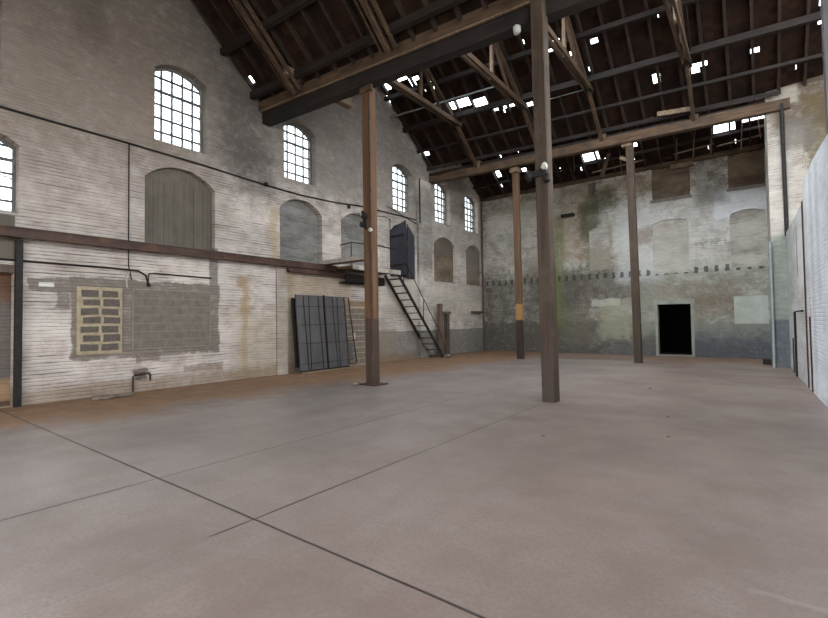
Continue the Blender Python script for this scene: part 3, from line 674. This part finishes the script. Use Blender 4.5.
# ------------------------------------------------------------------ valley beams
root = empty('roof_beam', (-4.5, F1(-4.5), 7.75), 'heavy double timber beam crossing over the two nearer posts', 'roof beam')
MB().bar((-12.2, F1(-12.2)-.10, 8.27), (3.3, F1(3.3)+.25, 8.27), .26, .27, ch=.015).build('upper_timber', m_beam, root)
MB().bar((-12.2, F1(-12.2)+.05, 7.95), (3.3, F1(3.3)+.40, 7.95), .30, .36, ch=.015).build('lower_timber', m_beamd, root)
MB().bar((-12.2, F1(-12.2)-.17, 8.125), (3.3, F1(3.3)+.18, 8.125), .06, .05).build('edge_batten', m_plank, root)
root = empty('roof_beam', (-5.5, F2(-5.5), 8.05), 'long timber beam on the two far posts, ending in the right brick wall', 'roof beam')
MB().bar((-12.15, F2(-12.15), 8.20), (1.0, F2(1.0)-.14, 8.32), .26, .34, ch=.02).build('main_timber', m_beam, root)
MB().bar((-12.1, F2(-12.1)+.05, 8.45), (.41, F2(.41)+.05, 8.53), .34, .10).build('gutter_board', m_beamd, root)
MB().bar((-12.1, F2(-12.1)-.28, 8.66), (.8, F2(.8)-.28, 8.72), .03, .14).build('fascia_board', m_beamd, root)

# ------------------------------------------------------------------ posts
def post(name, x, y, lean, top, w, mat, label, chf=.02):
    root = empty(name, (x, y, 0), label, 'post', 'timber posts under the roof beams')
    MB().loft([[Vector((x+dx+lean*k, y+dy, z)) for dx, dy in ((-w/2+chf, -w/2), (w/2-chf, -w/2), (w/2, -w/2+chf), (w/2, w/2-chf), (w/2-chf, w/2), (-w/2+chf, w/2), (-w/2, w/2-chf), (-w/2, -w/2+chf))] for k, z in ((0, .0), (.25, top*.25), (.5, top*.5), (.75, top*.75), (1, top))]).build('shaft', mat, root)
    return root
pa = post('timber_post', -3.29, 8.81, -.09, 8.9, .27, m_post, 'tall brown timber post in front, with a cable clamp half way up')
mb = MB(); mb.box((-3.62, 8.62, 4.46), (-3.22, 8.70, 4.58)).lump((-3.58, 8.66, 4.50), .09, 1, 1.3).lump((-3.22, 8.66, 4.40), .08, 3, 1.3); mb.build('cable_clamp', m_dark, pa)
MB().lump((-3.24, 8.60, 4.62), .07, 5, 1.1).build('insulator', m_ceram, pa)
MB().tube([(-3.23, 8.70, 0.1), (-3.26, 8.69, 4.), (-3.30, 8.69, 7.7)], .02, 6).build('cable_pipe', m_rust, pa)
pb = post('timber_post', -7.96, 8.74, -.06, 7.78, .27, m_postB, 'brown timber post at left with a dark dipped foot on an iron base plate')
MB().box((-8.26, 8.50, 0), (-7.66, 9.0, .03)).build('base_plate', m_rust, pb)
MB().box((-8.16, 8.56, 7.60), (-7.76, 8.64, 7.76)).build('cap_bracket', m_beam, pb)
mb = MB(); mb.lump((-8.02, 8.55, 4.35), .08, 6, 1.2).lump((-8.12, 8.56, 4.15), .07, 8, 1.2).bar((-8.1, 8.57, 4.5), (-8.0, 8.57, 4.02), .05, .06); mb.build('cable_clamp', m_dark, pb)
MB().lump((-7.84, 8.57, 3.98), .06, 9, .9).build('insulator', m_ceram, pb)
MB().tube([(-7.83, 8.6, .1), (-7.86, 8.6, 7.6)], .03, 6).build('cable_pipe', m_rust, pb)
pc = post('timber_post', -3.49, 18.15, -.10, 8.12, .25, m_post, 'brown timber post at right of centre under the far beam, left of the black doorway')
MB().bar((-3.92, 18.15, 7.65), (-3.66, 18.15, 7.5), .10, .12).build('cap_bracket', m_plank, pc)
MB().box((-3.85, 18.02, 8.0), (-3.5, 18.28, 8.12)).build('cap_block', m_plank, pc)
pd = post('timber_post', -7.95, 17.90, -.06, 8.06, .24, m_postD, 'slim far timber post with a yellow band above its black foot', .015)
MB().box((-8.18, 17.66, 7.86), (-7.82, 18.0, 8.06)).build('cap_block', m_plank, pd)

# loose porcelain fittings and conduits under the roof
o = MB().lump((-3.86, 8.82, 7.71), .09, 11, 1.2).build('insulator', m_ceram, D.objects['roof_beam']); o['label'] = 'white porcelain insulator'
o = MB().tube([(-12, F2(-12)-2.9, 10.15), (-7.2, F2(-7.2)-2.9, 10.15)], .03, 6).build('tie_rod', m_galv); tag(o, 'pale tie rod below the light gaps at the left of the middle roof', 'rod')
o = MB().tube([(-6.76, F2(-6.3)-1.75, 9.72), (-4.6, F2(-4.6)-1.75, 9.72)], .018, 6).build('conduit', m_galv); tag(o, 'thin pale conduit high under the middle roof right of the tall front post', 'conduit')
o = MB().bar((-2.6, 17.75, 8.78), (-1.5, 17.9, 8.72), .05, .16).build('loose_board', m_plank); tag(o, 'loose pale board lodged on the far beam at the right', 'board')
o = MB().box((-2.80, 22.06, 8.0), (-1.95, 22.205, 8.18)).build('loose_board', m_plank); tag(o, 'pale board lying along the top of the back wall below the roof gap', 'board')
mb = MB(); mb.bar((-5.0, 21.0, 8.9), (-5.3, 20.9, 7.9), .10, .16).build('hanging_timber', m_planko); tag(D.objects['hanging_timber'], 'broken timber leaning under the roof strip right of the tall front post', 'timber')

rnd = random.Random(12)
for i, (x, y, l) in enumerate(((-6.5, 20.9, .8), (-4.6, 21.2, 1.0), (-3.1, 20.9, .7), (-2.4, 21.2, .9), (-1.75, 21.0, 1.1), (-1.25, 21.3, .8), (-.25, 21.2, 1.0), (.22, 21.0, .9))):
    z = P3r(x, (22.35-y)/2.6).z
    tag(MB().bar((x, y, z-.02), (x+rnd.uniform(-.12, .12), y+.1, z-l), .035, .03).build('hanging_lath', m_planko), 'thin broken lath hanging from the roof strip behind the far beam', 'lath', 'broken laths hanging by the back wall')
for i, (x0, x1, z) in enumerate(((-5.9, -3.7, 8.42), (-2.6, -1.2, 8.5), (-1.1, .35, 8.46))):
    tag(MB().bar((x0, 21.7, z), (x1, 21.75, z+.12), .10, .04).build('loose_batten', m_plank), ['sagging batten under the roof strip left of the right-hand far post', 'sagging batten above the brown infill over the black doorway', 'sagging batten under the roof strip beside the right pier'][i], 'batten')
# ------------------------------------------------------------------ steel rail, landing, stairs
root = empty('steel_rail', (-11.78, 6.8, 3.40), 'long rusty steel rail running along the left wall to the landing', 'rail')
mb = MB()
x = -11.75
mb.box((x-.05, .9, 3.58), (x+.05, 11.05, 3.60)).box((x-.05, .9, 3.40), (x+.05, 11.45, 3.42)).box((x-.006, .9, 3.42), (x+.03, 11.05, 3.58)); mb.build('i_beam', m_rust, root)
for y in (2.5, 5.0, 7.6, 10.2): MB().box((LX-.02, y-.03, 3.46), (x+.0, y+.03, 3.52)).build('bracket', m_dark, root)
root = empty('landing', (-11, 11.5, 3.5), 'raised steel-framed timber landing on the left wall at the stair head', 'landing')
MB().box((-11.98, 10.50, 3.66), (-9.75, 11.1, 3.72)).box((-11.98, 11.1, 3.50), (-11.0, 13.70, 3.58)).build('deck', m_plank, root)
MB().box((-11.98, 10.46, 3.61), (-9.75, 10.52, 3.74)).build('edge_channel', m_palepaint, root)
MB().box((-9.80, 10.5, 3.56), (-9.74, 11.1, 3.72)).build('edge_channel', m_palepaint, root)
MB().box((-11.02, 11.1, 3.44), (-10.97, 13.70, 3.60)).build('edge_channel', m_palepaint, root)
mb = MB(); mb.tube([(-11.95, 11.45, 4.42), (-11.4, 11.45, 4.45), (-11.0, 12.3, 4.42), (-11.0, 13.4, 4.4)], .02, 6).build('handrail', m_dark, root)
for p in ((-11.4, 11.45), (-11.0, 12.3)): MB().tube([(p[0], p[1], 3.58), (p[0], p[1], 4.44)], .018, 6).build('rail_post', m_dark, root)
o = MB().bar((-11.82, 9.05, 3.32), (-11.82, 11.6, 3.30), .14, .13).build('hanging_timber', m_rust); tag(o, 'short brown timber fixed to the wall under the steel rail', 'timber')
o = MB().box((-11.97, 11.40, 3.03), (-11.62, 13.5, 3.07)).box((-11.66, 11.4, 3.03), (-11.62, 13.5, 3.34)).build('steel_channel', m_dark); tag(o, 'dark steel channel under the landing behind the near post', 'channel')

root = empty('staircase', (-11.55, 16.9, 0), 'steep open steel staircase from the floor up to the landing on the left wall', 'staircase')
T = Vector((0, 13.82, 3.5)); Bt = Vector((0, 16.95, 0))
for x in (-11.88, -11.20):
    MB().bar((x, T.y, T.z), (x, Bt.y, .0+.02), .03, .13, up=(0, 1, 1)).build('stringer', m_dark, root)
n = 13
for i in range(1, n+1):
    p = T.lerp(Bt, (i-.35)/n)
    MB().box((-11.87, p.y-.10, p.z-.02), (-11.21, p.y+.12, p.z+.012)).build('tread', m_rust, root)
mb = MB(); mb.tube([(-11.16, T.y+.3, T.z+.45), (-11.15, T.y+.55, T.z+.35), (-11.14, Bt.y-.25, 1.05), (-11.14, Bt.y+.0, .55), (-11.14, Bt.y+.02, .1)], .018, 6).build('handrail', m_dark, root)
for f in (.1, .52):
    p = T.lerp(Bt, f); MB().tube([(-11.17, p.y, p.z), (-11.15, p.y, p.z+.85 if f > .2 else p.z+.5)], .018, 6).build('rail_post', m_dark, root)

# steel shutters of the upper opening
root = empty('steel_shutters', (-11.9, 15.1, 3.5), 'pair of open dark steel shutters at the stair head', 'shutters')
def leaf(p, q, z0, z1p, z1q, nm):
    p = Vector(p); q = Vector(q); d = (q-p).normalized(); nn = Vector((-d.y, d.x))*.02
    pts = [(p.x-nn.x, p.y-nn.y, z0), (q.x-nn.x, q.y-nn.y, z0), (q.x+nn.x, q.y+nn.y, z0), (p.x+nn.x, p.y+nn.y, z0), (p.x-nn.x, p.y-nn.y, z1p), (q.x-nn.x, q.y-nn.y, z1q), (q.x+nn.x, q.y+nn.y, z1q), (p.x+nn.x, p.y+nn.y, z1p)]
    return MB().hexa(pts).build(nm, m_steel2, root)
lf = leaf((-11.98, 14.30), (-11.20, 14.36), 3.5, 5.40, 5.72, 'shutter_leaf')
leaf((-11.97, 15.92), (-11.70, 15.10), 3.5, 5.36, 5.74, 'shutter_leaf')
for z in (3.9, 5.1): MB().box((-11.97, 14.26, z), (-11.3, 14.29, z+.05)).build('strap_hinge', m_dark, root)

# leaning steel doors
root = empty('steel_doors', (-11.5, 10.4, .06), 'large pair of dark grey steel doors leaning against the left wall', 'doors')
def lean(y0, y1, z0, z1, xb, xt, th, nm, mat, par=root):
    return MB().hexa([(xb, y0, z0), (xb, y1, z0), (xb-th, y1, z0), (xb-th, y0, z0), (xt, y0-.02, z1), (xt, y1-.02, z1), (xt-th, y1-.02, z1), (xt-th, y0-.02, z1)]).build(nm, mat, par)
lean(9.30, 10.42, .06, 2.53, -11.52, -11.74, .05, 'door_leaf', m_steel)
lean(10.46, 11.42, .06, 2.53, -11.55, -11.77, .05, 'door_leaf', m_steel)
lean(9.24, 9.5, .2, 2.42, -11.68, -11.86, .04, 'back_sheet', m_dark)
fx = lambda z: -11.50-.22*(z-.06)/2.47
for z in (.30, .95, 1.55, 2.15): MB().bar((fx(z), 9.32, z), (fx(z), 11.74, z+.02), .012, .014).build('wire', m_dark, root)
for y in (9.62, 9.72, 10.24, 10.88, 10.98): MB().bar((fx(.08), y, .08), (fx(2.5), y+(.07 if y in (9.72, 10.98) else -.06), 2.5), .012, .014).build('wire', m_dark, root)
MB().bar((-11.5, 10.44, .06), (-11.73, 10.44, 2.55), .05, .05).build('meeting_stile', m_dark, root)
MB().hexa([(-11.49, 9.3, .05), (-11.49, 11.42, .05), (-11.56, 11.42, .05), (-11.56, 9.3, .05), (-11.49, 9.3, .10), (-11.49, 11.42, .10), (-11.56, 11.42, .10), (-11.56, 9.3, .10)]).build('bottom_rail', m_dark, root)
root = empty('iron_frame', (-11.7, 11.7, .08), 'narrow rusty iron frame leaning beside the steel doors', 'frame')
for a, b in (((11.50, .14), (11.46, 2.52)), ((11.90, .14), (11.68, 2.50)), ((11.46, 2.50), (11.68, 2.50)), ((11.5, .16), (11.9, .16)), ((11.49, .95), (11.83, .95))):
    MB().bar((-11.60-.2*a[1]/2.5, *a), (-11.60-.2*b[1]/2.5, *b), .035, .035).build('frame_bar', m_rust, root)
MB().box((-11.73, 11.56, .25), (-11.70, 11.80, .9)).build('sheet', m_steel, root)
MB().box((-11.83, 11.5, 2.1), (-11.79, 11.66, 2.42)).build('paper_panel', m_plank, root)
o = MB().box((-11.75, 9.3, 0), (-11.46, 12.15, .06)).build('floor_timber', m_plank); tag(o, 'flat timber on the floor under the leaning steel doors', 'timber')
o = MB().box((LX+.05, 12.02, 1.02), (LX+.09, 12.14, 1.22)).build('switch_box', m_ceram); tag(o, 'small white switch box on the block infill beside the iron frame', 'switch box')

# timber stump
o = MB().bar((-11.55, 17.32, 0), (-11.6, 17.32, 2.42), .20, .18, ch=.015).build('timber_stump', m_planko); tag(o, 'short broken timber post standing before the low blocked doorway', 'post')
o = MB().bar((-11.78, 17.62, 0), (-11.8, 17.62, 2.05), .08, .10).build('timber_stump', m_beamd); tag(o, 'thin dark upright behind the short broken timber post', 'post')

# ------------------------------------------------------------------ pipes and cables on the walls
def pipe(name, pts, r, mat, label, cat='pipe'):
    return tag(MB().tube(pts, r, 8).build(name, mat), label, cat)
X = LX+.035
root = empty('wall_cable', (LX, 8, 5.9), 'long dark cable along the left wall under the upper windows', 'cable')
MB().tube([(X, .2, 6.06), (X, 2.2, 6.02), (X, 4.52, 6.0), (X, 6.44, 5.96), (X, 8.34, 5.88), (X, 9.69, 5.86), (X, 11.2, 5.93), (X, 12.55, 6.06), (X, 14.2, 6.1), (X, 16.1, 6.14)], .024, 6).build('cable', m_dark, root)
MB().tube([(X, 4.53, 6.0), (X, 4.53, 3.05), (X, 4.6, 2.7)], .013, 6).build('drop_cable', m_dark, root)
for y in (8.35, 11.9): MB().lump((X+.02, y, 5.9), .07, int(y), 1.).build('junction', m_dark, root)
MB().tube([(X, 12.4, 5.75), (X, 13.95, 5.9), (X, 14.28, 5.86), (X, 14.28, 3.7)], .011, 6).build('thin_wire', m_dark, root)
MB().tube([(X, 14.1, 6.38), (X, 16.1, 5.95), (X, 16.1, 6.5)], .014, 6).build('thin_wire', m_dark, root)
pipe('wall_pipe', [(LX+.17, 16.2, 6.0), (LX+.17, 16.2, 8.0)], .03, m_dark, 'short vertical pipe on the pier beside the third upper window')
root = empty('wall_pipe', (LX, 4.5, 2.9), 'thin pipe run above the blocked windows, ending in a hook', 'pipe')
MB().tube([(X, .3, 2.97), (X, 2.6, 2.96), (X, 4.2, 2.95), (X, 4.75, 2.93), (X, 4.92, 2.83), (X, 4.97, 2.64)], .022, 6).build('pipe', m_dark, root)
MB().tube([(X, 4.97, 2.66), (X, 4.99, 2.88), (X, 5.1, 2.90), (X, 6.60, 2.88)], .018, 6).build('pipe', m_dark, root)
MB().lump((X+.02, 4.97, 2.60), .05, 5, 1.1).build('hook', m_dark, root)
MB().tube([(X, 4.5, 2.5), (X, 4.48, 2.75), (X, 4.55, 2.9)], .02, 6).build('pipe', m_palepaint, root)
pipe('downpipe', [(LX+.12, 22.02, 0), (LX+.10, 22.02, 4.), (LX+.10, 22.02, 8.1)], .05, m_planko, 'downpipe in the far corner of the left and back walls')
pipe('conduit', [(-11.75, BY-.025, 7.18), (-11.1, BY-.025, 7.22), (-9.95, BY-.025, 7.16), (-9.6, BY-.025, 7.3)], .03, m_ceram, 'pale conduit high on the back wall near the left corner')
o = MB().box((-7.5, BY-.3, 6.62), (-6.9, BY-.02, 6.74)).lump((-8.6, BY-.1, 6.9), .14, 21, 1.).build('wall_bracket', m_dark); tag(o, 'dark iron bracket on the back wall at the head of the moss streak', 'bracket')
o = MB().box((LX, 4.66, .18), (LX+.12, 5.06, .62)).build('outlet_grate', m_dark)
D.objects.remove(o)
o = MB().tube([(X, 4.64, .02), (X, 4.64, .38), (X, 4.68, .42), (X, 5.0, .44), (X, 5.03, .4), (X, 5.03, .25)], .022, 8).build('wall_pipe', m_rust); tag(o, 'rusty stub pipe at the foot of the left wall below the block patches', 'pipe')

# loose things on the floor
def lumpobj(name, c, r, seed, mat, label, cat, flat=.5):
    tag(MB().lump((c[0], c[1], r*flat*.86), r, seed, flat).build(name, mat), label, cat)
lumpobj('rubble', (-8.25, 8.4), .10, 31, m_stone, 'small heap of rubble beside the iron base plate', 'rubble')
lumpobj('rubble', (-11.0, 17.05), .12, 32, m_stone, 'small pale stone at the foot of the staircase', 'stone', .7)
for i, (x, y, r) in enumerate(((-1.2, 8.4, .03), (-2.4, 6.1, .03), (-2.0, 11.6, .04), (-1.0, 7.0, .025))):
    lumpobj('chip', (x, y), r, 40+i, m_plank, ['pale chip of debris right of the tall front post', 'tiny pale chip on the open floor in front of the tall post', 'flat pale chip on the floor toward the right wall', 'pale chip on the floor at the right'][i], 'debris', .3)
mb = MB(); mb.lump((-11.6, 3.9, .03), .25, 51, .2).lump((-11.55, 4.3, .03), .2, 52, .2); tag(mb.build('dirt_heap', m_stone), 'low heap of dirt at the foot of the left wall', 'dirt', None, 'stuff')

# ------------------------------------------------------------------ daylight
w = D.worlds.new('overcast'); bpy.context.scene.world = w; w.use_nodes = True
nt = w.node_tree; bg = nt.nodes['Background']; bg.inputs[0].default_value = (.86, .93, 1., 1)
# hazy bright sky, brightest on the left (west) side of the building
tc = nt.nodes.new('ShaderNodeTexCoord'); dp = nt.nodes.new('ShaderNodeVectorMath'); dp.operation = 'DOT_PRODUCT'
nt.links.new(tc.outputs['Generated'], dp.inputs[0]); dp.inputs[1].default_value = Vector((-.88, -.15, .45)).normalized()
mr = nt.nodes.new('ShaderNodeMapRange'); mr.interpolation_type = 'SMOOTHSTEP'
for i, v in enumerate((.2, 1., 3.0, 12.)): mr.inputs[i+1].default_value = v
nt.links.new(dp.outputs['Value'], mr.inputs[0]); nt.links.new(mr.outputs[0], bg.inputs[1])
def portal(name, M, sx, sy):
    l = D.lights.new(name, 'AREA'); l.shape = 'RECTANGLE'; l.size = sx; l.size_y = sy; l.cycles.is_portal = True
    o = D.objects.new(name, l); o.matrix_world = M; C.objects.link(o)
RX = Matrix.Rotation(math.radians(-90), 4, 'Y')      # light looks along -z -> +x
for i, (u0, u1, v0, v1, r) in enumerate(WIN+[LOWWIN, UPWIN]):
    portal('daylight_portal', Matrix.Translation((LX-.4, (u0+u1)/2, (v0+v1)/2)) @ RX, v1-v0, u1-u0)
a, b = P2f(-4., .3), P2f(-4., .85); n_ = Vector((1, 0, 0)).cross(b-a).normalized(); n_ = n_ if n_.z > 0 else -n_
portal('daylight_portal', Matrix.Translation((a+b)/2+n_*.15) @ n_.to_track_quat('Z', 'X').to_matrix().to_4x4(), 10.2, 10.2)
portal('daylight_portal', Matrix.Translation((-3.95, -6.6, 2.4)) @ Matrix.Rotation(math.radians(90), 4, 'X'), 9.1, 4.8)
portal('daylight_portal', Matrix.Translation((LX-.45, -3.6, 2.5)) @ RX, 5.0, 4.0)
portal('daylight_portal', Matrix.Translation((3.7, 4.5, 6.7)) @ Matrix.Rotation(math.radians(90), 4, 'Y'), 3.8, 22.)

# ------------------------------------------------------------------ camera
Rm = [[0.7977205718599966, -0.027873763742196217, -0.6023827209724764], [0.602882017148746, 0.014940224914764844, 0.7976904556769845], [-0.013234901964848278, -0.999499796385342, 0.028722715673146014]]
cam = D.cameras.new('camera'); cam.sensor_width = 36; cam.sensor_fit = 'HORIZONTAL'; cam.lens = 453.833*36/828; cam.clip_start = .05; cam.clip_end = 200
co = D.objects.new('camera', cam); C.objects.link(co)
co.matrix_world = Matrix(((Rm[0][0], -Rm[0][1], -Rm[0][2], 0), (Rm[1][0], -Rm[1][1], -Rm[1][2], 0), (Rm[2][0], -Rm[2][1], -Rm[2][2], 1.6), (0, 0, 0, 1)))
sc = bpy.context.scene; sc.camera = co
sc.view_settings.view_transform = 'Standard'; sc.view_settings.look = 'None'; sc.view_settings.gamma = 1; sc.view_settings.use_curve_mapping = False
sc.view_settings.exposure = 1.52
sc.cycles.max_bounces = 10; sc.cycles.diffuse_bounces = 6; sc.cycles.transparent_max_bounces = 12
sc.cycles.caustics_reflective = False; sc.cycles.caustics_refractive = False
sc.cycles.use_denoising = True
